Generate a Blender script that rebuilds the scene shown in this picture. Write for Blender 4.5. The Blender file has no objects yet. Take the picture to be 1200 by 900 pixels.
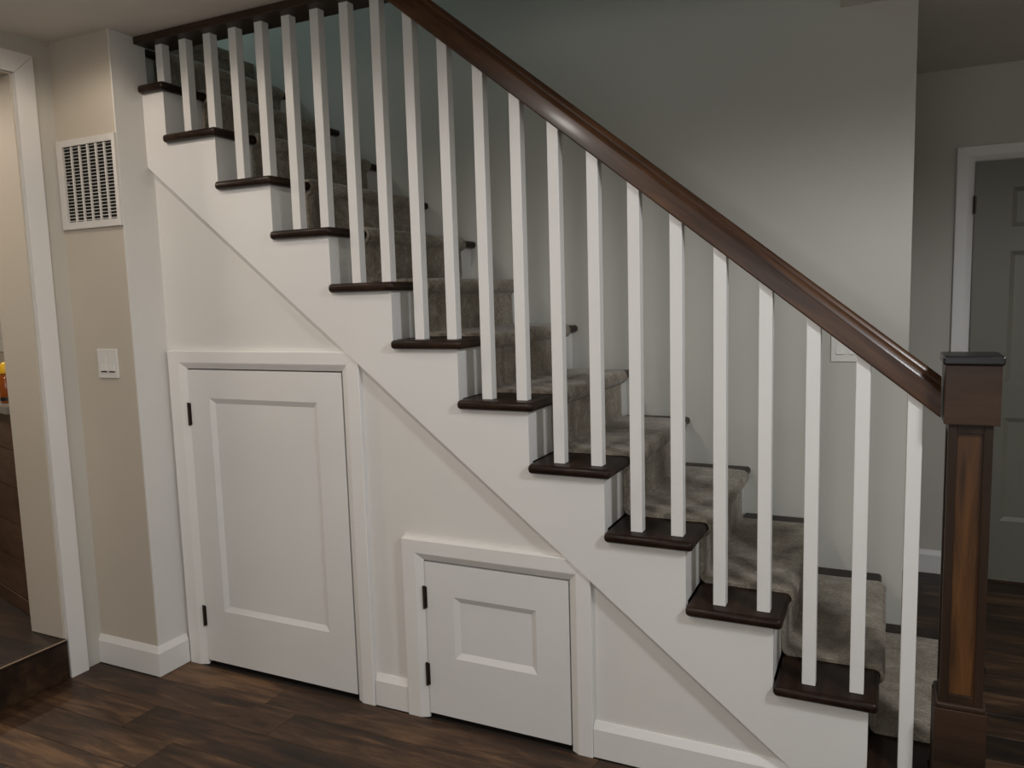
import bpy, bmesh, math, random
from mathutils import Vector, Matrix
random.seed(7)
S = bpy.context.scene
COL = S.collection

# ------------------------------------------------------------------ camera
CX, CY, CZ = -0.2423, -2.1415, 1.442
YAW, PITCH, ROLL, FPX = 0.4474, -0.1125, 0.0284, 920.885
cam_d = bpy.data.cameras.new('camera')
cam = bpy.data.objects.new('camera', cam_d)
COL.objects.link(cam)
R = Matrix.Rotation(YAW, 3, 'Z') @ Matrix.Rotation(PITCH, 3, 'X') @ Matrix.Rotation(ROLL, 3, 'Y')
axes = R @ Matrix(((1, 0, 0), (0, 0, -1), (0, 1, 0)))
cam.matrix_world = Matrix.Translation((CX, CY, CZ)) @ axes.to_4x4()
cam_d.sensor_width = 36.0
cam_d.lens = FPX / 1200 * 36
cam_d.clip_start = 0.05
S.camera = cam

# ------------------------------------------------------------------ world, exposure
S.view_settings.view_transform = 'Standard'
S.view_settings.look = 'None'
S.view_settings.gamma = 1.0
S.view_settings.exposure = 1.6
W = bpy.data.worlds.new('world')
S.world = W
W.use_nodes = True
W.node_tree.nodes['Background'].inputs[0].default_value = (0.5, 0.55, 0.6, 1)
W.node_tree.nodes['Background'].inputs[1].default_value = 0.05

# ------------------------------------------------------------------ lamps
CEIL = 2.43
def downlight_lamp(x, y, z, energy, color, angle=171, blend=0.3, radius=0.07):
    d = bpy.data.lights.new('downlight_lamp', 'SPOT')
    d.energy = energy; d.color = color
    d.spot_size = math.radians(angle); d.spot_blend = blend
    d.shadow_soft_size = radius
    o = bpy.data.objects.new('downlight_lamp', d)
    o.location = (x, y, z); COL.objects.link(o)
    return o
def fill_lamp(loc, rot, sx, sy, energy, color):
    d = bpy.data.lights.new('added_fill_lamp', 'AREA')
    d.shape = 'RECTANGLE'; d.size = sx; d.size_y = sy
    d.energy = energy; d.color = color
    o = bpy.data.objects.new('added_fill_lamp', d)
    o.location = loc; o.rotation_euler = rot; COL.objects.link(o)
    return o
WARM = (1.0, 0.87, 0.73)
COOL = (0.95, 0.97, 1.0)
NEUT = (1.0, 0.95, 0.90)
ROOM_LIGHTS = [(-2.6, -0.58, 3.0, WARM), (-1.6, -1.5, 12, NEUT), (0.88, -1.08, 42, COOL), (-2.4, -3.2, 10, WARM), (1.7, -3.0, 10, COOL)]  # the neutral entry is fill added to brighten the left side
for lx, ly, le, lc in ROOM_LIGHTS:
    downlight_lamp(lx, ly, CEIL - 0.03, le, lc, radius=0.14 if le > 30 else 0.07)
fill_lamp((-0.6, -4.35, 1.5), (math.radians(90), 0, 0), 1.8, 1.2, 6, COOL)     # cool fill added before the rear wall, which has no window
fill_lamp((-4.15, 0.58, 4.0), (0, math.radians(-90), 0), 0.8, 0.9, 3.2, (0.62, 0.86, 0.95))   # bluish fill added upstairs to lift the stairwell wall; no window modelled
KITCHEN_LIGHTS = [(-4.0, -0.65, 15, WARM), (-5.2, 0.2, 16, WARM)]
for lx, ly, le, lc in KITCHEN_LIGHTS:
    downlight_lamp(lx, ly, CEIL - 0.03, le, lc)

# ------------------------------------------------------------------ materials
def new_mat(name):
    m = bpy.data.materials.new(name); m.use_nodes = True
    nt = m.node_tree
    return m, nt, nt.nodes['Principled BSDF']
def nd(nt, t, **kw):
    n = nt.nodes.new(t)
    for k, v in kw.items(): setattr(n, k, v)
    return n
def ramp(nt, stops):
    r = nd(nt, 'ShaderNodeValToRGB')
    e = r.color_ramp.elements
    while len(e) < len(stops): e.new(0.5)
    for el, (p, c) in zip(e, stops):
        el.position = p; el.color = (*c, 1)
    return r
def paint(name, col, rough=0.5, bump=0.02, scale=180, spec=0.4):
    m, nt, b = new_mat(name)
    tc = nd(nt, 'ShaderNodeTexCoord')
    n1 = nd(nt, 'ShaderNodeTexNoise'); n1.inputs['Scale'].default_value = 1.7; n1.inputs['Detail'].default_value = 3
    nt.links.new(tc.outputs['Object'], n1.inputs['Vector'])
    r = ramp(nt, [(0.3, tuple(c * 0.96 for c in col)), (0.7, tuple(min(1, c * 1.03) for c in col))])
    nt.links.new(n1.outputs['Fac'], r.inputs[0]); nt.links.new(r.outputs[0], b.inputs['Base Color'])
    n2 = nd(nt, 'ShaderNodeTexNoise'); n2.inputs['Scale'].default_value = scale; n2.inputs['Detail'].default_value = 2
    nt.links.new(tc.outputs['Object'], n2.inputs['Vector'])
    bp = nd(nt, 'ShaderNodeBump'); bp.inputs['Strength'].default_value = bump; bp.inputs['Distance'].default_value = 0.004
    nt.links.new(n2.outputs['Fac'], bp.inputs['Height']); nt.links.new(bp.outputs[0], b.inputs['Normal'])
    b.inputs['Roughness'].default_value = rough
    b.inputs['Specular IOR Level'].default_value = spec
    return m
def wood(name, stops, stretch=(1.2, 14, 14), rough=0.35, seed=0.0, per_object=False, bump=0.12, coat=0.0, spec=0.5, blotch=0.5):
    m, nt, b = new_mat(name)
    tc = nd(nt, 'ShaderNodeTexCoord')
    mp = nd(nt, 'ShaderNodeMapping'); mp.inputs['Scale'].default_value = stretch
    mp.inputs['Location'].default_value = (seed, seed * 1.7, seed * 0.3)
    src = tc.outputs['Object']
    add = None
    if per_object:
        oi = nd(nt, 'ShaderNodeObjectInfo')
        mul = nd(nt, 'ShaderNodeVectorMath', operation='SCALE'); mul.inputs[0].default_value = (37, 53, 17)
        nt.links.new(oi.outputs['Random'], mul.inputs['Scale'])
        add = nd(nt, 'ShaderNodeVectorMath', operation='ADD')
        nt.links.new(tc.outputs['Object'], add.inputs[0]); nt.links.new(mul.outputs[0], add.inputs[1])
        src = add.outputs[0]
    nt.links.new(src, mp.inputs['Vector'])
    n1 = nd(nt, 'ShaderNodeTexNoise'); n1.inputs['Scale'].default_value = 2.2; n1.inputs['Detail'].default_value = 8
    n1.inputs['Roughness'].default_value = 0.62; n1.inputs['Distortion'].default_value = 0.6
    nt.links.new(mp.outputs[0], n1.inputs['Vector'])
    mp2 = nd(nt, 'ShaderNodeMapping'); mp2.inputs['Scale'].default_value = tuple(0.25 * s + 0.6 for s in stretch)
    nt.links.new(src, mp2.inputs['Vector'])
    n2 = nd(nt, 'ShaderNodeTexNoise'); n2.inputs['Scale'].default_value = 1.3; n2.inputs['Detail'].default_value = 3
    nt.links.new(mp2.outputs[0], n2.inputs['Vector'])
    mx = nd(nt, 'ShaderNodeMix', data_type='FLOAT'); mx.inputs[0].default_value = blotch
    nt.links.new(n1.outputs['Fac'], mx.inputs[2]); nt.links.new(n2.outputs['Fac'], mx.inputs[3])
    fac = mx.outputs[0]
    if per_object:
        mr = nd(nt, 'ShaderNodeMapRange'); mr.inputs[3].default_value = -0.045; mr.inputs[4].default_value = 0.045
        nt.links.new(oi.outputs['Random'], mr.inputs[0])
        ad = nd(nt, 'ShaderNodeMath', operation='ADD')
        nt.links.new(fac, ad.inputs[0]); nt.links.new(mr.outputs[0], ad.inputs[1]); fac = ad.outputs[0]
    r = ramp(nt, stops)
    nt.links.new(fac, r.inputs[0]); nt.links.new(r.outputs[0], b.inputs['Base Color'])
    bp = nd(nt, 'ShaderNodeBump'); bp.inputs['Strength'].default_value = bump; bp.inputs['Distance'].default_value = 0.002
    nt.links.new(n1.outputs['Fac'], bp.inputs['Height']); nt.links.new(bp.outputs[0], b.inputs['Normal'])
    b.inputs['Roughness'].default_value = rough
    b.inputs['Coat Weight'].default_value = coat; b.inputs['Coat Roughness'].default_value = 0.15
    b.inputs['Specular IOR Level'].default_value = spec
    return m
def plain(name, col, rough=0.4, metal=0.0, spec=0.5, emit=None, strength=0):
    m, nt, b = new_mat(name)
    b.inputs['Base Color'].default_value = (*col, 1); b.inputs['Roughness'].default_value = rough
    b.inputs['Metallic'].default_value = metal; b.inputs['Specular IOR Level'].default_value = spec
    n = nd(nt, 'ShaderNodeTexNoise'); n.inputs['Scale'].default_value = 60
    r = ramp(nt, [(0.3, tuple(c * 0.92 for c in col)), (0.7, col)])
    nt.links.new(n.outputs['Fac'], r.inputs[0]); nt.links.new(r.outputs[0], b.inputs['Base Color'])
    if emit:
        b.inputs['Emission Color'].default_value = (*emit, 1); b.inputs['Emission Strength'].default_value = strength
    return m
def carpet_mat():
    m, nt, b = new_mat('taupe_carpet')
    tc = nd(nt, 'ShaderNodeTexCoord')
    mp = nd(nt, 'ShaderNodeMapping'); mp.inputs['Scale'].default_value = (0.75, 1.0, 1.0)
    nt.links.new(tc.outputs['Object'], mp.inputs['Vector'])
    n1 = nd(nt, 'ShaderNodeTexNoise'); n1.inputs['Scale'].default_value = 18; n1.inputs['Detail'].default_value = 6
    n1.inputs['Roughness'].default_value = 0.72; n1.inputs['Distortion'].default_value = 0.5
    nt.links.new(mp.outputs[0], n1.inputs['Vector'])
    n2 = nd(nt, 'ShaderNodeTexNoise'); n2.inputs['Scale'].default_value = 130; n2.inputs['Detail'].default_value = 4
    nt.links.new(tc.outputs['Object'], n2.inputs['Vector'])
    mx = nd(nt, 'ShaderNodeMix', data_type='FLOAT'); mx.inputs[0].default_value = 0.42
    nt.links.new(n1.outputs['Fac'], mx.inputs[2]); nt.links.new(n2.outputs['Fac'], mx.inputs[3])
    r = ramp(nt, [(0.34, (0.17, 0.145, 0.11)), (0.45, (0.265, 0.225, 0.175)), (0.54, (0.345, 0.30, 0.24)), (0.66, (0.52, 0.465, 0.385))])
    nt.links.new(mx.outputs[0], r.inputs[0]); nt.links.new(r.outputs[0], b.inputs['Base Color'])
    bp = nd(nt, 'ShaderNodeBump'); bp.inputs['Strength'].default_value = 0.9; bp.inputs['Distance'].default_value = 0.008
    nt.links.new(mx.outputs[0], bp.inputs['Height']); nt.links.new(bp.outputs[0], b.inputs['Normal'])
    b.inputs['Roughness'].default_value = 1.0; b.inputs['Specular IOR Level'].default_value = 0.1
    b.inputs['Sheen Weight'].default_value = 0.25
    return m

M = {}
M['wall'] = paint('greige_wall_paint', (0.58, 0.555, 0.50), 0.7, 0.05, 220, 0.25)
M['wall_cool'] = paint('grey_stair_wall_paint', (0.58, 0.568, 0.515), 0.7, 0.05, 220, 0.25)
M['beige'] = paint('beige_wall_paint', (0.58, 0.52, 0.435), 0.7, 0.05, 220, 0.25)
M['under'] = paint('under_stair_paint', (0.745, 0.725, 0.69), 0.6, 0.04, 220, 0.3)
M['ceil'] = paint('ceiling_paint', (0.74, 0.70, 0.64), 0.9, 0.10, 140, 0.1)
M['white'] = paint('white_trim_paint', (0.80, 0.785, 0.76), 0.38, 0.015, 120, 0.45)
M['door'] = paint('white_door_paint', (0.76, 0.75, 0.73), 0.42, 0.015, 120, 0.45)
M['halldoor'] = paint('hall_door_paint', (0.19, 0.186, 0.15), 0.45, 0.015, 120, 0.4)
M['tread'] = wood('dark_stained_tread', [(0.32, (0.006, 0.0027, 0.0017)), (0.5, (0.019, 0.0090, 0.0056)), (0.7, (0.046, 0.024, 0.015))], (14, 1.2, 14), 0.36, 2.0, True, 0.08, 0.04, 0.2)
M['rail'] = wood('brown_stained_rail', [(0.32, (0.010, 0.004, 0.002)), (0.47, (0.055, 0.023, 0.009)), (0.64, (0.135, 0.060, 0.023))], (1.4, 15, 15), 0.40, 5.0, False, 0.12, 0.12, 0.35)
M['newel'] = wood('dark_newel_wood', [(0.3, (0.018, 0.010, 0.006)), (0.55, (0.050, 0.027, 0.016)), (0.75, (0.080, 0.045, 0.026))], (1.2, 14, 14), 0.42, 3.0, False, 0.10, 0.08, 0.3)
M['newel_v'] = wood('dark_newel_wood_upright', [(0.3, (0.015, 0.008, 0.005)), (0.55, (0.038, 0.020, 0.011)), (0.75, (0.060, 0.032, 0.018))], (14, 14, 1.2), 0.42, 4.0, False, 0.10, 0.08, 0.3)
M['newel_panel'] = wood('amber_knotty_panel', [(0.32, (0.012, 0.005, 0.002)), (0.44, (0.085, 0.034, 0.009)), (0.64, (0.19, 0.080, 0.020))], (16, 16, 1.6), 0.4, 8.0, False, 0.10, 0.1)
M['cap'] = plain('near_black_cap', (0.012, 0.011, 0.011), 0.3)
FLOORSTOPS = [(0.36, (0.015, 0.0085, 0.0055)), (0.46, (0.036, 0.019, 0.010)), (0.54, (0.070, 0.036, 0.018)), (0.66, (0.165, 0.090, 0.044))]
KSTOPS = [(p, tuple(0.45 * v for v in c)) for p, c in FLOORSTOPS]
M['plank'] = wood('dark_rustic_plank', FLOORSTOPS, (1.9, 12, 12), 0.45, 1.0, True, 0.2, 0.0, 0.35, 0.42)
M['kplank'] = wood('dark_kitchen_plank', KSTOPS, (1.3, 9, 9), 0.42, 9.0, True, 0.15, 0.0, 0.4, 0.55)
M['iboard'] = wood('brown_island_board', [(0.3, (0.045, 0.022, 0.012)), (0.5, (0.095, 0.050, 0.028)), (0.72, (0.17, 0.10, 0.06))], (1.2, 12, 12), 0.5, 6.0, True, 0.12)
M['sub'] = plain('dark_subfloor', (0.02, 0.014, 0.01), 0.8)
M['carpet'] = carpet_mat()
M['hinge'] = plain('bronze_hinge_metal', (0.055, 0.04, 0.032), 0.4, 0.7)
M['plastic'] = plain('white_switch_plastic', (0.78, 0.76, 0.72), 0.35)
M['void'] = plain('black_duct', (0.012, 0.011, 0.010), 0.9)
M['vent'] = plain('white_vent_enamel', (0.74, 0.71, 0.67), 0.4)
M['screw'] = plain('bright_screw_head', (0.85, 0.85, 0.83), 0.25, 0.8)
M['counter'] = plain('grey_countertop_stone', (0.22, 0.20, 0.18), 0.3)
M['amber'] = plain('amber_bottle_body', (0.30, 0.075, 0.012), 0.15)
M['yellow'] = plain('yellow_cap_plastic', (0.85, 0.50, 0.02), 0.35)
M['blackp'] = plain('black_plastic', (0.01, 0.01, 0.01), 0.4)
M['tile'] = plain('white_backsplash_tile', (0.75, 0.74, 0.70), 0.2)
M['lamp'] = plain('lit_downlight_lens', (0.9, 0.9, 0.9), 0.4, emit=(1.0, 0.92, 0.82), strength=6)
M['strip'] = plain('tan_edge_highlight', (0.40, 0.29, 0.19), 0.35)
M['glass'] = plain('unused_window_glass', (0.6, 0.65, 0.7), 0.1)

# ------------------------------------------------------------------ helpers
def wloc(o):
    v = Vector((0, 0, 0))
    while o is not None:
        v += o.location; o = o.parent
    return v
def obj(name, bm, mat, parent=None, smooth=False, origin=None):
    """link a bmesh in world coordinates as one mesh object; its origin goes to the parent's origin (or to `origin`)"""
    bmesh.ops.recalc_face_normals(bm, faces=bm.faces[:])
    off = Vector(origin) if origin is not None else (wloc(parent) if parent else Vector((0, 0, 0)))
    me = bpy.data.meshes.new(name)
    bmesh.ops.translate(bm, verts=bm.verts[:], vec=-off)
    bm.to_mesh(me); bm.free()
    me.materials.append(mat)
    if smooth:
        for p in me.polygons: p.use_smooth = True
        try: me.set_sharp_from_angle(angle=math.radians(38))
        except Exception: pass
    o = bpy.data.objects.new(name, me); COL.objects.link(o)
    if parent:
        o.parent = parent; o.location = off - wloc(parent)
    else:
        o.location = off
    return o
def empty(name, loc):
    o = bpy.data.objects.new(name, None); o.empty_display_size = 0.1
    o.location = loc; COL.objects.link(o); return o
def tag(o, label, cat, group=None, kind=None):
    o['label'] = label; o['category'] = cat
    if group: o['group'] = group
    if kind: o['kind'] = kind
    return o
def BM(): return bmesh.new()
def box(bm, x0, x1, y0, y1, z0, z1, bev=0.0, seg=1):
    vs = [bm.verts.new((x, y, z)) for x in (x0, x1) for y in (y0, y1) for z in (z0, z1)]
    idx = [(0, 1, 3, 2), (4, 6, 7, 5), (0, 4, 5, 1), (2, 3, 7, 6), (0, 2, 6, 4), (1, 5, 7, 3)]
    fs = [bm.faces.new([vs[i] for i in f]) for f in idx]
    if bev > 0:
        es = list({e for f in fs for e in f.edges})
        bmesh.ops.bevel(bm, geom=es, offset=bev, segments=seg, affect='EDGES', profile=0.5)
    return bm
def prism(bm, pts, axis, a, b):
    """extrude a polygon (2-D points) along axis from a to b; 'y': pts are (x,z), 'z': (x,y), 'x': (y,z)"""
    def P(p, t):
        return {'y': (p[0], t, p[1]), 'z': (p[0], p[1], t), 'x': (t, p[0], p[1])}[axis]
    A = [bm.verts.new(P(p, a)) for p in pts]; B = [bm.verts.new(P(p, b)) for p in pts]
    n = len(pts)
    bm.faces.new(A); bm.faces.new(B[::-1])
    for i in range(n): bm.faces.new((A[i], A[(i + 1) % n], B[(i + 1) % n], B[i]))
    return bm
def cut(bm, co, no):
    """remove what lies on the +no side of the plane and close the cut"""
    g = bm.verts[:] + bm.edges[:] + bm.faces[:]
    r = bmesh.ops.bisect_plane(bm, geom=g, plane_co=co, plane_no=no, clear_outer=True)
    es = [e for e in r['geom_cut'] if isinstance(e, bmesh.types.BMEdge)]
    if es: bmesh.ops.contextual_create(bm, geom=es)
    return bm
def lathe(bm, prof, cx, cy, n=20):
    rings = []
    for r, z in prof:
        if r < 1e-6: rings.append([bm.verts.new((cx, cy, z))])
        else: rings.append([bm.verts.new((cx + r * math.cos(2 * math.pi * i / n), cy + r * math.sin(2 * math.pi * i / n), z)) for i in range(n)])
    for a, b in zip(rings, rings[1:]):
        for i in range(n):
            j = (i + 1) % n
            if len(a) == 1 and len(b) == 1: continue
            if len(a) == 1: bm.faces.new((a[0], b[i], b[j]))
            elif len(b) == 1: bm.faces.new((a[i], a[j], b[0]))
            else: bm.faces.new((a[i], a[j], b[j], b[i]))
    return bm
def struct(name, bm, mat, label, cat, smooth=False):
    return tag(obj(name, bm, mat, None, smooth), label, cat, None, 'structure')

# ------------------------------------------------------------------ stair numbers
RUN, RISE = 0.241, 0.19
def TX(i): return -i * RUN                    # nosing line of tread i
def TZ(i): return 0.167 + RISE * i            # top of tread i
TH = 0.030
STR0, STR1 = 0.025, 0.050                     # stringer thickness in y
BACK = 1.035                                  # wall at the far side of the stair
PX = -2.785                                   # right face of the pillar
def zl(x): return 0.128 + 0.793 * (-0.474 - x)    # lower edge of the stringer
def RX(i): return TX(i) - 0.025               # face of the riser below tread i

# ------------------------------------------------------------------ room shell
bm = BM()
box(bm, -3.30, -3.115, -0.257, 1.15, 0, CEIL)
box(bm, -3.30, -3.115, -1.40, -0.257, 2.288, CEIL)
box(bm, -3.30, -3.115, -4.5, -1.40, 0, CEIL)
struct('wall_left', bm, M['wall'], 'left wall of the room with the cased opening to the kitchen', 'wall')
bm = BM(); box(bm, -3.115, PX - 0.006, -0.10, 0.052, 0, CEIL)
struct('wall_pillar', bm, M['beige'], 'narrow beige wall jutting out at the upper end of the stairs, carrying the vent and the switch', 'wall')
bm = BM(); box(bm, PX - 0.006, PX, -0.10, 0.052, 0, CEIL)
struct('wall_pillar_return', bm, M['under'], 'pale narrow return face between the beige wall and the stairs', 'wall')
# wall under the stairs, cut out around the two cupboard doors
D1 = (-2.688, -1.932, 1.201)     # left, right, top of the opening
D2 = (-1.649, -1.105, 0.566)
bm = BM()
def under(x0, x1, zb):
    prism(bm, [(x0, zb), (x1, zb), (x1, max(zb, zl(x1) + 0.05)), (x0, min(zl(x0) + 0.05, 2.4))], 'y', 0.052, 0.10)
under(PX, D1[0], 0); under(D1[0], D1[1], D1[2]); under(D1[1], D2[0], 0); under(D2[0], D2[1], D2[2]); under(D2[1], -0.32, 0)
struct('wall_under_stairs', bm, M['under'], 'pale wall below the stair stringer around both cupboard doors', 'wall')
bm = BM(); box(bm, -4.3, -0.172, BACK, 1.15, 0, 4.9)
struct('wall_stairwell', bm, M['wall_cool'], 'tall grey wall along the far side of the stairs', 'wall')
bm = BM(); box(bm, -1.5, 2.7, 2.19, 2.30, 0, CEIL)
struct('wall_hall', bm, M['wall'], 'dim hall wall beyond the newel post with the panelled door', 'wall')
bm = BM(); box(bm, 2.6, 2.7, -4.5, 2.19, 0, CEIL)
struct('wall_right', bm, M['wall'], 'right wall of the room, outside the view', 'wall')
bm = BM(); box(bm, -3.30, 2.7, -4.6, -4.5, 0, CEIL)
struct('wall_rear', bm, M['wall'], 'wall behind the camera', 'wall')
bm = BM(); box(bm, -1.6, -1.5, 1.15, 2.30, 0, CEIL)
struct('wall_hall_end', bm, M['wall'], 'hidden end wall of the hall behind the stairwell', 'wall')
bm = BM()
box(bm, -3.30, 2.7, -4.6, 0.13, CEIL, CEIL + 0.2)
box(bm, -0.42, 2.7, 0.13, 2.30, CEIL, CEIL + 0.2)
box(bm, -1.6, -0.42, 1.15, 2.30, CEIL, CEIL + 0.2)
struct('ceiling', bm, M['ceil'], 'flat ceiling with the stair opening cut in it', 'ceiling')
bm = BM()
box(bm, -4.3, -0.32, 0.03, 0.13, CEIL + 0.2, 4.9)
box(bm, -0.42, -0.32, 0.13, BACK, CEIL + 0.2, 4.9)
box(bm, -4.4, -4.3, 0.03, 1.15, CEIL + 0.2, 4.9)
box(bm, -4.4, -0.32, 0.03, 1.15, 4.9, 5.0)
struct('wall_upstairs', bm, M['wall_cool'], 'walls closing the stairwell on the upper floor', 'wall')
bm = BM(); box(bm, -4.3, -13 * RUN - 0.03, 0.13, BACK, CEIL + 0.02, TZ(13))
struct('floor_upstairs', bm, M['carpet'], 'carpeted upper landing at the head of the stairs', 'floor')

# ------------------------------------------------------------------ floors and planks
bm = BM(); box(bm, -3.30, 2.7, -4.6, 2.30, -0.05, -0.006)
floor = struct('floor', bm, M['sub'], 'dark brown rustic plank floor of the room and hall', 'floor')
def planks(parent, xr, yr, z0, z1, mat, width, length, clipf=None, xphase=None):
    y = yr[0]; r = 0
    while y < yr[1] - 1e-4:
        y1 = min(y + width, yr[1])
        xs, xe = xr(y, y1) if callable(xr) else xr
        x = xs - random.random() * length * 0.9
        if xphase is not None and xphase(r) is not None: x = xphase(r)
        while x < xe:
            a, b = max(x, xs), min(x + length, xe)
            if b - a > 0.02:
                q = BM(); g = 0.0004
                box(q, a + g, b - g, y + g, y1 - g, z0, z1 - random.random() * 0.0004, 0.0008)
                obj('plank', q, mat, parent, origin=((a + b) / 2, (y + y1) / 2, z1))
            x += length
        y = y1; r += 1
def room_x(y0, y1):
    if y1 < -0.1: return (-3.115, 1.7)
    if y1 < 0.053: return (PX, 1.7)
    return (0.0 if y0 < BACK - 0.02 else (-0.172 if y0 < 1.15 else -1.0), 1.7)
Y0 = -0.272 - 18 * 0.152
planks(floor, room_x, (Y0, 2.19), -0.006, 0.0, M['plank'], 0.152, 1.22, None, lambda r: {18: -2.09 - 1.22, 17: -2.6 - 1.22, 16: -2.35 - 1.22}.get(r))
bm = BM(); box(bm, -7.0, -3.117, -3.2, 1.7, 0.05, 0.154); box(bm, -3.117, -3.108, -1.40, -0.257, 0.0, 0.147)
kfloor = struct('floor_kitchen', bm, M['sub'], 'raised dark plank floor of the kitchen through the left opening', 'floor')
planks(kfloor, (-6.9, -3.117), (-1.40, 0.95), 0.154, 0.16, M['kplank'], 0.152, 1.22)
bm = BM(); box(bm, -3.117, -3.095, -1.398, -0.259, 0.147, 0.163, 0.003, 2)
o = obj('step_nosing', bm, M['kplank'], kfloor)
bm = BM(); box(bm, -3.0955, -3.0935, -1.397, -0.260, 0.158, 0.1635, 0.0006); o = obj('edge_highlight', bm, M['strip'], o); o['label'] = 'thin tan strip painting the highlight on the step edge'  # lighter colour paints the highlight along the nosing edge
bm = BM(); box(bm, -3.108, -3.098, -1.398, -0.259, 0.001, 0.147, 0.001)
o = obj('step_riser', bm, M['kplank'], kfloor)

# kitchen shell
bm = BM(); box(bm, -7.0, -3.30, 1.6, 1.7, 0.16, CEIL)
kb = struct('wall_kitchen_back', bm, M['beige'], 'kitchen wall with white tiles glimpsed past the left opening', 'wall')
bm = BM(); box(bm, -7.1, -7.0, -3.2, 1.7, 0, CEIL); box(bm, -7.0, -3.30, -3.3, -3.2, 0, CEIL)
struct('wall_kitchen', bm, M['beige'], 'hidden outer walls of the kitchen', 'wall')
bm = BM(); box(bm, -7.1, -3.30, -3.3, 1.7, CEIL, CEIL + 0.1)
struct('ceiling_kitchen', bm, M['ceil'], 'kitchen ceiling beyond the left opening', 'ceiling')
for r in range(5):
    for c in range(8):
        q = BM(); x = -6.95 + c * 0.152 + (0.076 if r % 2 else 0); z = 1.12 + r * 0.102
        box(q, x, x + 0.149, 1.592, 1.6, z, z + 0.099, 0.002)
        obj('tile', q, M['tile'], kb, origin=(x, 1.6, z))

# ------------------------------------------------------------------ trims: casings
def casing(name, xl, xr, zt, wl, wr, wh, yf, thick, label, zb=0.0, clip=True, mat=None):
    """mitred casing of three boards round an opening in a wall facing -y; inner edge bevelled"""
    mat = mat or M['white']
    prof = [(0, 0.0), (0, 0.35), (0.30, 0.92), (0.36, 1.0), (0.96, 1.0), (1.0, 0.9), (1.0, 0.0)]
    root = empty(name, ((xl + xr) / 2, yf, zb)); tag(root, label, 'casing', None, 'structure')
    boards = []
    for side in ('left', 'head', 'right'):
        q = BM(); A = []; B = []
        for s, t in prof:
            y = yf - t * thick
            if side == 'left': a, b = (xl - s * wl, y, zb), (xl - s * wl, y, zt + s * wh)
            elif side == 'right': a, b = (xr + s * wr, y, zb), (xr + s * wr, y, zt + s * wh)
            else: a, b = (xl - s * wl + 0.0006, y, zt + s * wh), (xr + s * wr - 0.0006, y, zt + s * wh)
            A.append(q.verts.new(a)); B.append(q.verts.new(b))
        n = len(prof); q.faces.new(A); q.faces.new(B[::-1])
        for i in range(n): q.faces.new((A[i], A[(i + 1) % n], B[(i + 1) % n], B[i]))
        if clip: cut(q, (-0.474, 0, 0.128 - 0.002), (0.793, 0, 1))
        obj('casing_board', q, mat, root)
    return root
casing('trim_1', D1[0] + 0.008, D1[1] - 0.008, D1[2] - 0.004, 0.088, 0.078, 0.068, 0.052, 0.021, 'white casing round the tall cupboard door under the stairs')
casing('trim_2', D2[0] + 0.008, D2[1] - 0.008, D2[2] - 0.004, 0.080, 0.072, 0.072, 0.052, 0.021, 'white casing round the small cupboard door under the stairs')
# opening to the kitchen: casing on the left wall (faces +x)
t3 = empty('trim_3', (-3.10, -0.25, 0)); tag(t3, 'white flat casing round the kitchen opening at the left edge', 'casing', None, 'structure')
bm = BM(); prism(bm, [(-0.252, 0), (-0.179, 0), (-0.179, 2.362), (-0.252, 2.288)], 'x', -3.115, -3.097); obj('casing_board', bm, M['white'], t3)
bm = BM(); prism(bm, [(-0.2526, 2.289), (-0.1796, 2.3626), (-1.48, 2.3626), (-1.405, 2.289)], 'x', -3.115, -3.097); obj('casing_board', bm, M['white'], t3)
bm = BM(); prism(bm, [(-1.405, 0), (-1.405, 2.288), (-1.48, 2.362), (-1.48, 0)], 'x', -3.115, -3.097); obj('casing_board', bm, M['white'], t3)
bm = BM(); box(bm, -3.305, -3.112, -0.262, -0.257, 0.162, 2.288); box(bm, -3.305, -3.112, -1.40, -0.262, 2.283, 2.288)
obj('jamb_lining', bm, M['beige'], t3)
# baseboards
def bb(name, pts_dir, label, clip=False):
    a, b, out = pts_dir        # two ends at the wall face and outward normal
    a = Vector((*a, 0)); b = Vector((*b, 0)); n = Vector((*out, 0))
    q = BM(); prof = [(0, 0.002), (0.016, 0.002), (0.016, 0.094), (0.005, 0.117), (0, 0.117)]
    A = [q.verts.new(a + n * t + Vector((0, 0, z))) for t, z in prof]; B = [q.verts.new(b + n * t + Vector((0, 0, z))) for t, z in prof]
    k = len(prof); q.faces.new(A); q.faces.new(B[::-1])
    for i in range(k): q.faces.new((A[i], A[(i + 1) % k], B[(i + 1) % k], B[i]))
    if clip: cut(q, (-0.474, 0, 0.128 - 0.002), (0.793, 0, 1))
    return struct(name, q, M['white'], label, 'baseboard')
# pillar baseboard turns the corner: one mesh
q = BM(); prof = [(0, 0.002), (0.016, 0.002), (0.016, 0.094), (0.005, 0.117), (0, 0.117)]
rows = []
for t, z in prof:
    rows.append([q.verts.new(v) for v in ((-3.115, -0.10 - t, z), (PX + t, -0.10 - t, z), (PX + t, 0.031, z))])
for i in range(5):
    a, b = rows[i], rows[(i + 1) % 5]
    for j in range(2): q.faces.new((a[j], a[j + 1], b[j + 1], b[j]))
q.faces.new([r[0] for r in rows]); q.faces.new([r[2] for r in rows][::-1])
struct('baseboard_pillar', q, M['white'], 'white baseboard wrapping the corner below the switch', 'baseboard')
bb('baseboard_middle', ((-1.860, 0.052), (-1.722, 0.052), (0, -1)), 'short white baseboard between the two cupboard doors')
bb('baseboard_right', ((-1.040, 0.052), (-0.325, 0.052), (0, -1)), 'white baseboard right of the small cupboard door', True)
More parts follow.
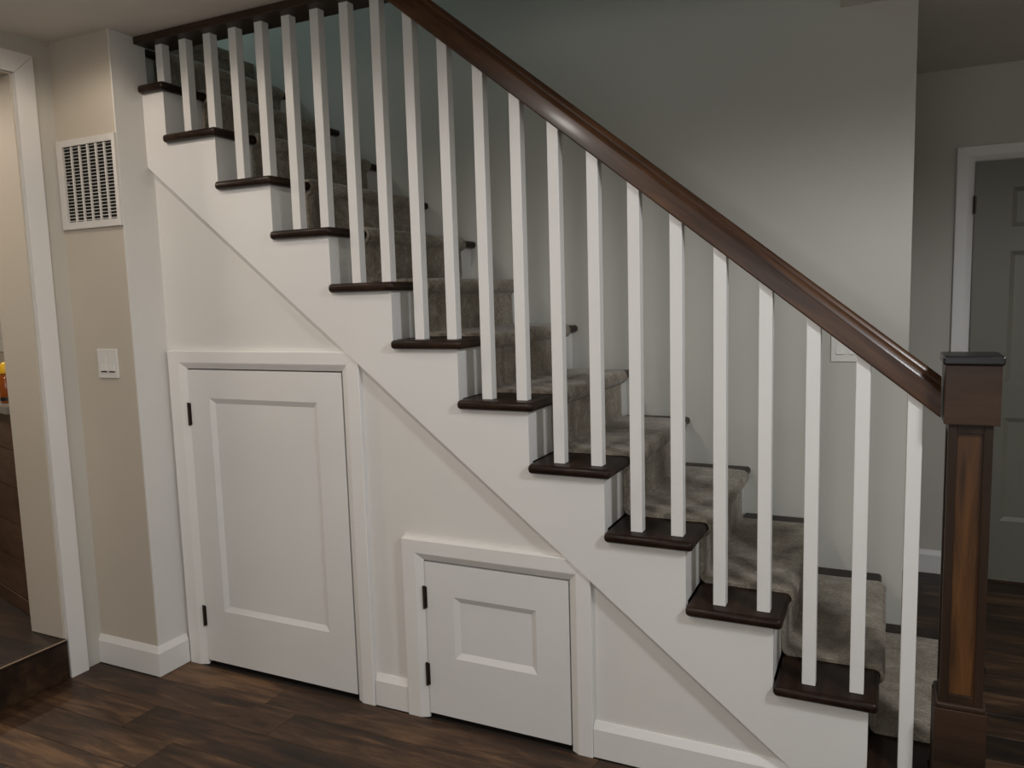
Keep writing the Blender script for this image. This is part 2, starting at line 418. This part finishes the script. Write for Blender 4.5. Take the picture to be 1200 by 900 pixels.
bb('baseboard_hall', ((-1.4, 2.19), (0.033, 2.19), (0, -1)), 'white baseboard on the hall wall left of the hall door')

# ------------------------------------------------------------------ doors
def shaker(name, x0, x1, z0, z1, p, yf, th, label, hinges, mat=None, panels=None, hx=None):
    """door with recessed panels; p lists the panels (x0,x1,z0,z1) measured at the upper edge of their bevel"""
    mat = mat or M['door']
    root = empty(name, ((x0 + x1) / 2, yf, z0)); tag(root, label, 'door', None, 'structure')
    q = BM(); bw, dp = 0.020, 0.010
    xs = sorted({x0, x1, *[v for a in p for v in a[:2]]}); zs = sorted({z0, z1, *[v for a in p for v in a[2:]]})
    grid = {(x, z): q.verts.new((x, yf, z)) for x in xs for z in zs}
    for i in range(len(xs) - 1):
        for j in range(len(zs) - 1):
            cxm, czm = (xs[i] + xs[i + 1]) / 2, (zs[j] + zs[j + 1]) / 2
            if any(a[0] < cxm < a[1] and a[2] < czm < a[3] for a in p): continue
            q.faces.new((grid[xs[i], zs[j]], grid[xs[i + 1], zs[j]], grid[xs[i + 1], zs[j + 1]], grid[xs[i], zs[j + 1]]))
    for a in p:      # bevelled sticking round each panel
        c = [(a[0], a[2]), (a[1], a[2]), (a[1], a[3]), (a[0], a[3])]
        ci = [(a[0] + bw, a[2] + bw), (a[1] - bw, a[2] + bw), (a[1] - bw, a[3] - bw), (a[0] + bw, a[3] - bw)]
        o_ = [grid[v] for v in c]; i_ = [q.verts.new((v[0], yf + dp, v[1])) for v in ci]
        for k in range(4): q.faces.new((o_[k], o_[(k + 1) % 4], i_[(k + 1) % 4], i_[k]))
    rim = [e for e in q.edges if len(e.link_faces) == 1 and all(abs(v.co.y - yf) < 1e-6 for v in e.verts)]
    r = bmesh.ops.extrude_edge_only(q, edges=rim)
    for v in r['geom']:
        if isinstance(v, bmesh.types.BMVert): v.co.y = yf + th
    obj('frame', q, mat, root)
    for a in p:
        q = BM(); box(q, a[0] + bw - 0.004, a[1] - bw + 0.004, yf + dp + 0.0002, yf + th - 0.004, a[2] + bw - 0.004, a[3] - bw + 0.004)
        obj('panel', q, mat, root)
    for hz0, hz1 in hinges:
        q = BM(); hxx = hx if hx is not None else x0 - 0.003
        box(q, hxx - 0.004, hxx + 0.010, yf - 0.004, yf - 0.0005, hz0, hz1, 0.001)
        h = obj('hinge', q, M['hinge'], root); h['label'] = 'dark bronze hinge'
        q = BM(); lathe(q, [(0, hz0 - 0.002), (0.0042, hz0 - 0.002), (0.0042, hz1 + 0.002), (0, hz1 + 0.002)], hxx, yf - 0.006, 8)
        obj('knuckle', q, M['hinge'], h)
    return root
shaker('door_1', -2.678, -1.9455, 0.020, 1.192, [(-2.573, -2.058, 0.236, 1.084)], 0.043, 0.035, 'tall white cupboard door with one long recessed panel', [(0.165, 0.246), (0.977, 1.062)])
shaker('door_2', -1.639, -1.1175, 0.018, 0.556, [(-1.531, -1.229, 0.230, 0.446)], 0.043, 0.035, 'small white cupboard door with a small recessed panel', [(0.120, 0.198), (0.394, 0.470)])
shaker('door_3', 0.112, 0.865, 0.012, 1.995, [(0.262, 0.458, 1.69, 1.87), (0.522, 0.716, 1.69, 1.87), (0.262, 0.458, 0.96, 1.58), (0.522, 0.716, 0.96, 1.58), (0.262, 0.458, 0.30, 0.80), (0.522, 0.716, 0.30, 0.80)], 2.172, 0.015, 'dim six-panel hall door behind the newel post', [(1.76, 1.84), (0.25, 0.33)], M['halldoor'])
casing('trim_4', 0.108, 0.868, 2.0, 0.075, 0.075, 0.068, 2.19, 0.02, 'white casing round the hall door', 0.0, False)

# ------------------------------------------------------------------ staircase
stair = empty('staircase', (-0.26, 0.5, 0))
tag(stair, 'white staircase with dark stained wooden treads rising to the upper left', 'staircase')
# stringer: sawtooth above, straight below
pts = [(RX(1), 0.002)]
top = []
for i in range(1, 12):
    top.append((RX(i), TZ(i) - TH)); 
    xl_ = RX(i + 1)
    if xl_ < PX: top.append((PX, TZ(i) - TH)); break
    top.append((xl_, TZ(i) - TH))
xs0 = -0.474 + 0.128 / 0.793
pts += top + [(PX, zl(PX)), (xs0 - 0.003, 0.002)]
bm = BM(); prism(bm, pts, 'y', STR0, STR1 + 0.0015); obj('stringer', bm, M['white'], stair)
bm = BM(); q0, q1 = PX + 0.0005, -0.345       # bevelled strip along the lower edge of the stringer
vsA = [bm.verts.new(v) for v in ((q0, STR0 + 0.008, zl(q0)), (q0, 0.0515, zl(q0)), (q0, 0.0515, zl(q0) - 0.036))]
vsB = [bm.verts.new(v) for v in ((q1, STR0 + 0.008, zl(q1)), (q1, 0.0515, zl(q1)), (q1, 0.0515, zl(q1) - 0.024))]
bm.faces.new(vsA); bm.faces.new(vsB[::-1])
for i in range(3): bm.faces.new((vsA[i], vsA[(i + 1) % 3], vsB[(i + 1) % 3], vsB[i]))
obj('lower_bevel', bm, M['white'], stair)
for i in range(0, 13):
    y0 = 0.0 if i <= 11 else 0.131
    xb = TX(i) - 0.264 if i < 12 else -3.113
    q = BM()
    if i == 0:
        poly = [(TX(0), 0.122), (TX(0), BACK - 0.001), (RX(1) + 0.0, BACK - 0.001), (RX(1), 0.0), (-0.119, 0.0), (-0.119, 0.122)]
    elif i == 11:
        poly = [(TX(i), y0), (TX(i), BACK - 0.001), (xb, BACK - 0.001), (xb, 0.054), (PX + 0.0005, 0.054), (PX + 0.0005, y0)]
    else:
        poly = [(TX(i), y0), (TX(i), BACK - 0.001), (xb, BACK - 0.001), (xb, y0)]
    prism(q, poly, 'z', TZ(i) - TH, TZ(i))
    es = []
    for e in q.edges:
        a, b = e.verts[0].co, e.verts[1].co
        horiz = abs(a.z - b.z) < 1e-6
        if horiz and abs(a.x - TX(i)) < 1e-6 and abs(b.x - TX(i)) < 1e-6: es.append(e)
        elif horiz and abs(a.y - y0) < 1e-6 and abs(b.y - y0) < 1e-6: es.append(e)
        elif not horiz and abs(a.y - y0) < 1e-6: es.append(e)
        elif i > 0 and horiz and abs(a.x - b.x) < 1e-6 and abs(a.x - (PX + 0.0005 if i == 11 else xb)) < 1e-6: es.append(e)
    bmesh.ops.bevel(q, geom=es, offset=0.0125, segments=4, affect='EDGES', profile=0.5)
    obj('tread', q, M['tread'], stair, smooth=True, origin=(TX(i), y0, TZ(i)))
    q = BM()
    zb = 0.002 if i == 0 else TZ(i - 1)
    yr0 = 0.123 if i == 0 else (STR1 + 0.0016 if i <= 11 else 0.131)
    box(q, RX(i) - 0.018, RX(i), yr0, BACK - 0.001, zb, TZ(i) - TH)
    obj('riser', q, M['white'], stair)
q = BM(); box(q, RX(1), -0.118, STR0, STR1, 0.002, TZ(0) - TH); obj('starter_step_side', q, M['tread'], stair)

# carpet runner
CY0, CY1, CT = 0.205, 0.922, 0.013
prof = []
for i in range(0, 14):
    xf = RX(i) + CT; x0 = TX(i); z = TZ(i)
    zb = 0.002 if i == 0 else TZ(i - 1) + CT
    prof += [(xf + 0.004, zb + 0.003), (xf, zb + 0.012)]
    for k in range(1, 5): prof.append((xf + 0.001 * math.sin(k), zb + 0.012 + (z - TH - CT - 0.010 - zb - 0.012) * k / 4))
    prof += [(xf + 0.005, z - TH - CT + 0.002)]
    c = (x0 - 0.012, z - 0.015); rr = 0.013 + CT + 0.001
    for k in range(0, 8):
        a = math.radians(-80 + 170 * k / 7); prof.append((c[0] + rr * math.cos(a), c[1] + (rr + 0.001) * math.sin(a)))
    xe = (RX(i + 1) + CT + 0.006) if i < 13 else TX(13) - 0.25
    for k in range(1, 6): prof.append((x0 - 0.012 + (xe - x0 + 0.012) * k / 5, z + CT))
from mathutils import noise
NY = 44
q = BM(); cols = []
for j in range(NY + 1):
    f = j / NY; y = CY0 + (CY1 - CY0) * f
    col_ = []
    for (x, z) in prof:
        edge = min(f, 1 - f) * NY
        dn = noise.noise(Vector((x * 18, y * 18, z * 18))) * 0.0022 + noise.noise(Vector((x * 60, y * 60, z * 60))) * 0.0012
        dy = noise.noise(Vector((x * 40, 7.0 + f * 3, z * 40))) * 0.004 if edge < 0.5 else 0
        inset = 0.004 if edge < 0.5 else 0.0
        col_.append(q.verts.new((x + dn - inset * 0.6, y + dy, z + dn - inset * 0.6)))
    cols.append(col_)
for j in range(NY):
    for k in range(len(prof) - 1):
        q.faces.new((cols[j][k], cols[j + 1][k], cols[j + 1][k + 1], cols[j][k + 1]))
for j, sg in ((0, 1), (NY, -1)):       # carpet edges: thickness back towards the wood
    inn = []
    for k, (x, z) in enumerate(prof):
        p0, p1 = prof[max(k - 1, 0)], prof[min(k + 1, len(prof) - 1)]
        t = Vector((p1[0] - p0[0], p1[1] - p0[1])).normalized()
        inn.append(q.verts.new((x - t.y * (CT - 0.001), cols[j][k].co.y + sg * 0.0005, z + t.x * (CT - 0.001))))
    for k in range(len(prof) - 1):
        q.faces.new((cols[j][k], cols[j][k + 1], inn[k + 1], inn[k]))
runner = obj('carpet_runner', q, M['carpet'], None, True, origin=(-0.02, 0.55, 0.002))
tag(runner, 'mottled taupe carpet runner laid down the middle of the stairs', 'carpet')

# ------------------------------------------------------------------ railing
railing = empty('stair_railing', (-0.0575, 0.06, 0))
tag(railing, 'brown wooden handrail on square white balusters ending at a dark newel post', 'railing')
RS = 0.805
def rail_z(x): return 1.108 + RS * (-0.115 - x)       # underside of the handrail
YB0, YB1 = 0.045, 0.079
BZ = 2.402
ang = math.atan(RS)
k = 0
for i in range(0, 12):
    for off in (0.190 - 0.1205, 0.190):
        if (i == 0 and off < 0.1) or (i == 11 and off > 0.1): continue
        x0 = TX(i) - off - 0.0025; x1 = x0 + 0.035
        q = BM(); box(q, x0, x1, YB0, YB1, TZ(i) + 0.0005, 2.6)
        z0 = rail_z(0) 
        cut(q, (0, 0, z0 - 0.0005), (RS, 0, 1))
        cut(q, (0, 0, BZ - 0.0005), (0, 0, 1))
        es = [e for e in q.edges if abs(e.verts[0].co.x - e.verts[1].co.x) < 1e-6 and abs(e.verts[0].co.y - e.verts[1].co.y) < 1e-6]
        bmesh.ops.bevel(q, geom=es, offset=0.0012, segments=1, affect='EDGES')
        obj('baluster', q, M['white'], railing, origin=((x0 + x1) / 2, (YB0 + YB1) / 2, TZ(i)))
# handrail: profile swept along the slope
hw = 0.030
half = [(0.026, 0.0), (hw, 0.004), (hw, 0.046), (0.0285, 0.050), (0.0195, 0.060), (0.0165, 0.0605), (0.0168, 0.064), (0.0178, 0.067), (0.0150, 0.0735), (0.0080, 0.0775), (0.0, 0.0785)]
prof2 = half + [(-a, b) for a, b in half[-2::-1]]
dirv = Vector((-math.cos(ang), 0, math.sin(ang))); nv = Vector((math.sin(ang), 0, math.cos(ang)))
base = Vector((0.05, 0.062, rail_z(0.05)))
q = BM(); A = [q.verts.new(base + nv * b + Vector((0, a, 0))) for a, b in prof2]; B = [q.verts.new(v.co + dirv * 2.6) for v in A]
q.faces.new(A); q.faces.new(B[::-1]); n = len(A)
for i in range(n): q.faces.new((A[i], A[(i + 1) % n], B[(i + 1) % n], B[i]))
cut(q, (-0.1195, 0, 0), (1, 0, 0)); cut(q, (0, 0, BZ - 0.0005), (0, 0, 1))
rot = Matrix.Rotation(ang, 4, 'Y')      # local x runs along the slope
piv = Vector((-0.1155, 0.062, rail_z(-0.1155)))
bmesh.ops.translate(q, verts=q.verts[:], vec=-piv)
bmesh.ops.rotate(q, verts=q.verts[:], cent=(0, 0, 0), matrix=rot.inverted().to_3x3())
hr = obj('handrail', q, M['rail'], None, True)
hr.parent = railing; hr.location = piv - wloc(railing); hr.rotation_euler = (0, ang, 0)
# board under the edge of the ceiling that takes the upper balusters
q = BM(); box(q, PX + 0.001, -1.55, 0.0, 0.130, BZ, CEIL - 0.0005, 0.004, 2)
o = obj('top_board', q, M['newel'], railing); o['label'] = 'dark board under the ceiling edge'
# newel post
NX0, NX1, NY0, NY1 = -0.115, 0.0, -0.010, 0.120
q = BM(); box(q, -0.0965, -0.0175, 0.0085, 0.1015, 0.398, 1.10)
newel = obj('newel_post', q, M['newel_panel'], railing, origin=(-0.0575, 0.055, 0.0)); newel['label'] = 'square newel post with amber knotty panels'
def nw(name, x0, x1, y0, y1, z0, z1, mat, bev=0.0015):
    q = BM(); box(q, x0, x1, y0, y1, z0, z1, bev, 2); return obj(name, q, mat, newel)
nw('base', NX0, NX1, NY0, NY1, 0.001, 0.384, M['newel'])
nw('base_ledge', NX0 + 0.003, NX1 - 0.003, NY0 + 0.003, NY1 - 0.003, 0.384, 0.398, M['newel'], 0.004)
for x in (-0.104, -0.030):
    for y in (0.001, 0.089):
        nw('stile', x, x + 0.020, y, y + 0.020, 0.398, 1.10, M['newel_v'])
for z0, z1 in ((0.398, 0.420), (1.080, 1.10)):
    nw('cross_rail', -0.084, -0.030, 0.0015, 0.0085, z0, z1, M['newel_v'], 0.001)
    nw('cross_rail', -0.084, -0.030, 0.1015, 0.1085, z0, z1, M['newel_v'], 0.001)
    nw('cross_rail', -0.1035, -0.0965, 0.021, 0.089, z0, z1, M['newel_v'], 0.001)
    nw('cross_rail', -0.0175, -0.0105, 0.021, 0.089, z0, z1, M['newel_v'], 0.001)
nw('collar', -0.104, -0.010, 0.001, 0.109, 1.10, 1.104, M['newel'], 0.0005)
nw('head_block', -0.115, 0.002, -0.010, 0.120, 1.104, 1.247, M['newel'])
c_ = nw('cap', -0.121, 0.008, -0.016, 0.126, 1.247, 1.269, M['cap'], 0.005); c_['label'] = 'near black cap'

# ------------------------------------------------------------------ vent grille on the pillar
VX0, VX1, VZ0, VZ1 = -3.108, -2.7865, 1.738, 2.068
ox0, ox1, oz0, oz1 = -3.076, -2.803, 1.764, 2.044
vent = empty('vent_grille', ((VX0 + VX1) / 2, -0.10, VZ0)); tag(vent, 'white return air vent grille high on the narrow wall left of the stairs', 'vent')
yv = -0.1005
q = BM(); box(q, ox0 - 0.002, ox1 + 0.002, yv - 0.0012, yv, oz0 - 0.002, oz1 + 0.002); obj('duct', q, M['void'], vent)
q = BM()
for (a, b, c, d) in ((VX0, VX1, VZ0, oz0), (VX0, VX1, oz1, VZ1), (VX0, ox0, oz0, oz1), (ox1, VX1, oz0, oz1)): box(q, a, b, yv - 0.011, yv, c, d)
obj('frame', q, M['vent'], vent)
for j in range(1, 6):
    x = ox0 + (ox1 - ox0) * j / 6; q = BM(); box(q, x - 0.0035, x + 0.0035, yv - 0.008, yv - 0.0014, oz0 + 0.0005, oz1 - 0.0005); obj('bar', q, M['vent'], vent, origin=(x, yv, oz0))
for j in range(23):
    z = oz0 + (oz1 - oz0) * (j + 0.5) / 23; q = BM()
    prism(q, [(yv - 0.0078, z - 0.0018), (yv - 0.0078, z - 0.0028), (yv - 0.0014, z + 0.0002), (yv - 0.0014, z + 0.0012)], 'x', ox0 + 0.0005, ox1 - 0.0005)
    obj('louver', q, M['vent'], vent, origin=(ox0, yv, z))
q = BM(); box(q, -3.058, -3.048, yv - 0.0125, yv - 0.0105, 1.903, 1.909, 0.0005); obj('screw', q, M['screw'], vent)

# ------------------------------------------------------------------ switches
def switch(name, x0, x1, z0, z1, y, label, slots):
    root = empty(name, ((x0 + x1) / 2, y, (z0 + z1) / 2)); tag(root, label, 'switch', None)
    q = BM(); box(q, x0, x1, y - 0.007, y - 0.0004, z0, z1, 0.0025, 2); obj('plate', q, M['plastic'], root)
    w = (x1 - x0)
    for k_ in (0.30, 0.70):
        cx = x0 + w * k_; q = BM(); rz0, rz1 = z0 + 0.022, z1 - 0.022
        prism(q, [(y - 0.0071, rz0 + 0.006), (y - 0.0125, rz0 + 0.006), (y - 0.0085, (rz0 + rz1) / 2), (y - 0.0078, rz1), (y - 0.0071, rz1)], 'x', cx - 0.0165, cx + 0.0165)
        r_ = obj('rocker', q, M['plastic'], root)
        if not slots: continue
        q = BM(); box(q, cx - 0.0165, cx + 0.0165, y - 0.0074, y - 0.0071, rz0, rz0 + 0.0055); s_ = obj('slot', q, M['hinge'], r_)
    return root
switch('light_switch', -2.985, -2.874, 1.170, 1.282, -0.10, 'double light switch on the narrow wall below the vent', True)
switch('light_switch', -0.433, -0.318, 1.160, 1.275, BACK, 'double light switch on the stairwell wall behind the handrail', False)

# ------------------------------------------------------------------ kitchen glimpse
isl = empty('kitchen_island', (-4.0, 0.0, 0.16)); tag(isl, 'brown plank-clad kitchen island seen past the left opening', 'cabinet')
dv = Vector((-0.279, 0.077, 0)).normalized(); nvv = Vector((-dv.y, dv.x, 0)); 
if nvv.y > 0: nvv = -nvv
P0 = Vector((-3.564, -0.135, 0)) - dv * 0.12
def islbox(bm, a, b, d0, d1, z0, z1):
    pts = [P0 + dv * a - nvv * d0, P0 + dv * b - nvv * d0, P0 + dv * b - nvv * d1, P0 + dv * a - nvv * d1]
    return prism(bm, [(p.x, p.y) for p in pts], 'z', z0, z1)
q = BM(); islbox(q, 0, 1.9, 0.012, 0.44, 0.161, 1.02); obj('carcass', q, M['sub'], isl)
zz = [0.225, 0.385, 0.545, 0.705, 0.865, 1.018]
for a, b in zip(zz, zz[1:]):
    q = BM(); islbox(q, 0, 1.9, 0.0, 0.0115, a + 0.002, b - 0.001); obj('board', q, M['iboard'], isl, origin=P0 + Vector((0, 0, a)))
q = BM(); islbox(q, 0, 1.9, -0.004, 0.0115, 0.162, 0.222); obj('kick_board', q, M['iboard'], isl, origin=P0 + Vector((0, 0, 0.16)))
q = BM(); islbox(q, -0.005, 1.92, -0.02, 0.46, 1.0205, 1.050)
ct = obj('countertop', q, M['counter'], isl); ct['label'] = 'grey countertop'
bx, by = -3.602, -0.078
bot = empty('sauce_bottle', (bx, by, 1.0505)); tag(bot, 'amber bottle with a yellow cap on the kitchen counter at the left edge', 'bottle')
q = BM(); lathe(q, [(0, 1.0505), (0.028, 1.0505), (0.031, 1.056), (0.031, 1.150), (0.022, 1.175), (0, 1.176)], bx, by); obj('body', q, M['amber'], bot, True)
q = BM(); lathe(q, [(0.0312, 1.060), (0.0318, 1.060), (0.0318, 1.075), (0.0312, 1.075)], bx, by); obj('label_band', q, M['blackp'], bot, True)
q = BM(); lathe(q, [(0.0, 1.1755), (0.026, 1.1755), (0.027, 1.190), (0.022, 1.212), (0.012, 1.222), (0, 1.223)], bx, by); obj('cap', q, M['yellow'], bot, True)

# ------------------------------------------------------------------ lamps as objects (outside the view)
names = ['above the pillar end of the stairs', 'added as fill in the middle of the room ceiling', 'nearest the newel post', 'at the rear left of the room ceiling', 'at the rear right of the room ceiling', 'over the kitchen island', 'over the kitchen back wall']
for (lx, ly, le, lc), w_ in zip(ROOM_LIGHTS + KITCHEN_LIGHTS, names):
    L = empty('recessed_downlight', (lx, ly, CEIL - 0.0005)); tag(L, 'round recessed downlight ' + w_, 'ceiling light', 'recessed downlights')
    q = BM(); lathe(q, [(0.052, CEIL - 0.006), (0.075, CEIL - 0.006), (0.078, CEIL - 0.0005), (0.052, CEIL - 0.0005), (0.052, CEIL - 0.006)], lx, ly, 28); obj('ring', q, M['white'], L, True)
    q = BM(); lathe(q, [(0, CEIL - 0.003), (0.0515, CEIL - 0.003), (0.0515, CEIL - 0.0006), (0, CEIL - 0.0006)], lx, ly, 28); obj('lens', q, M['lamp'], L)
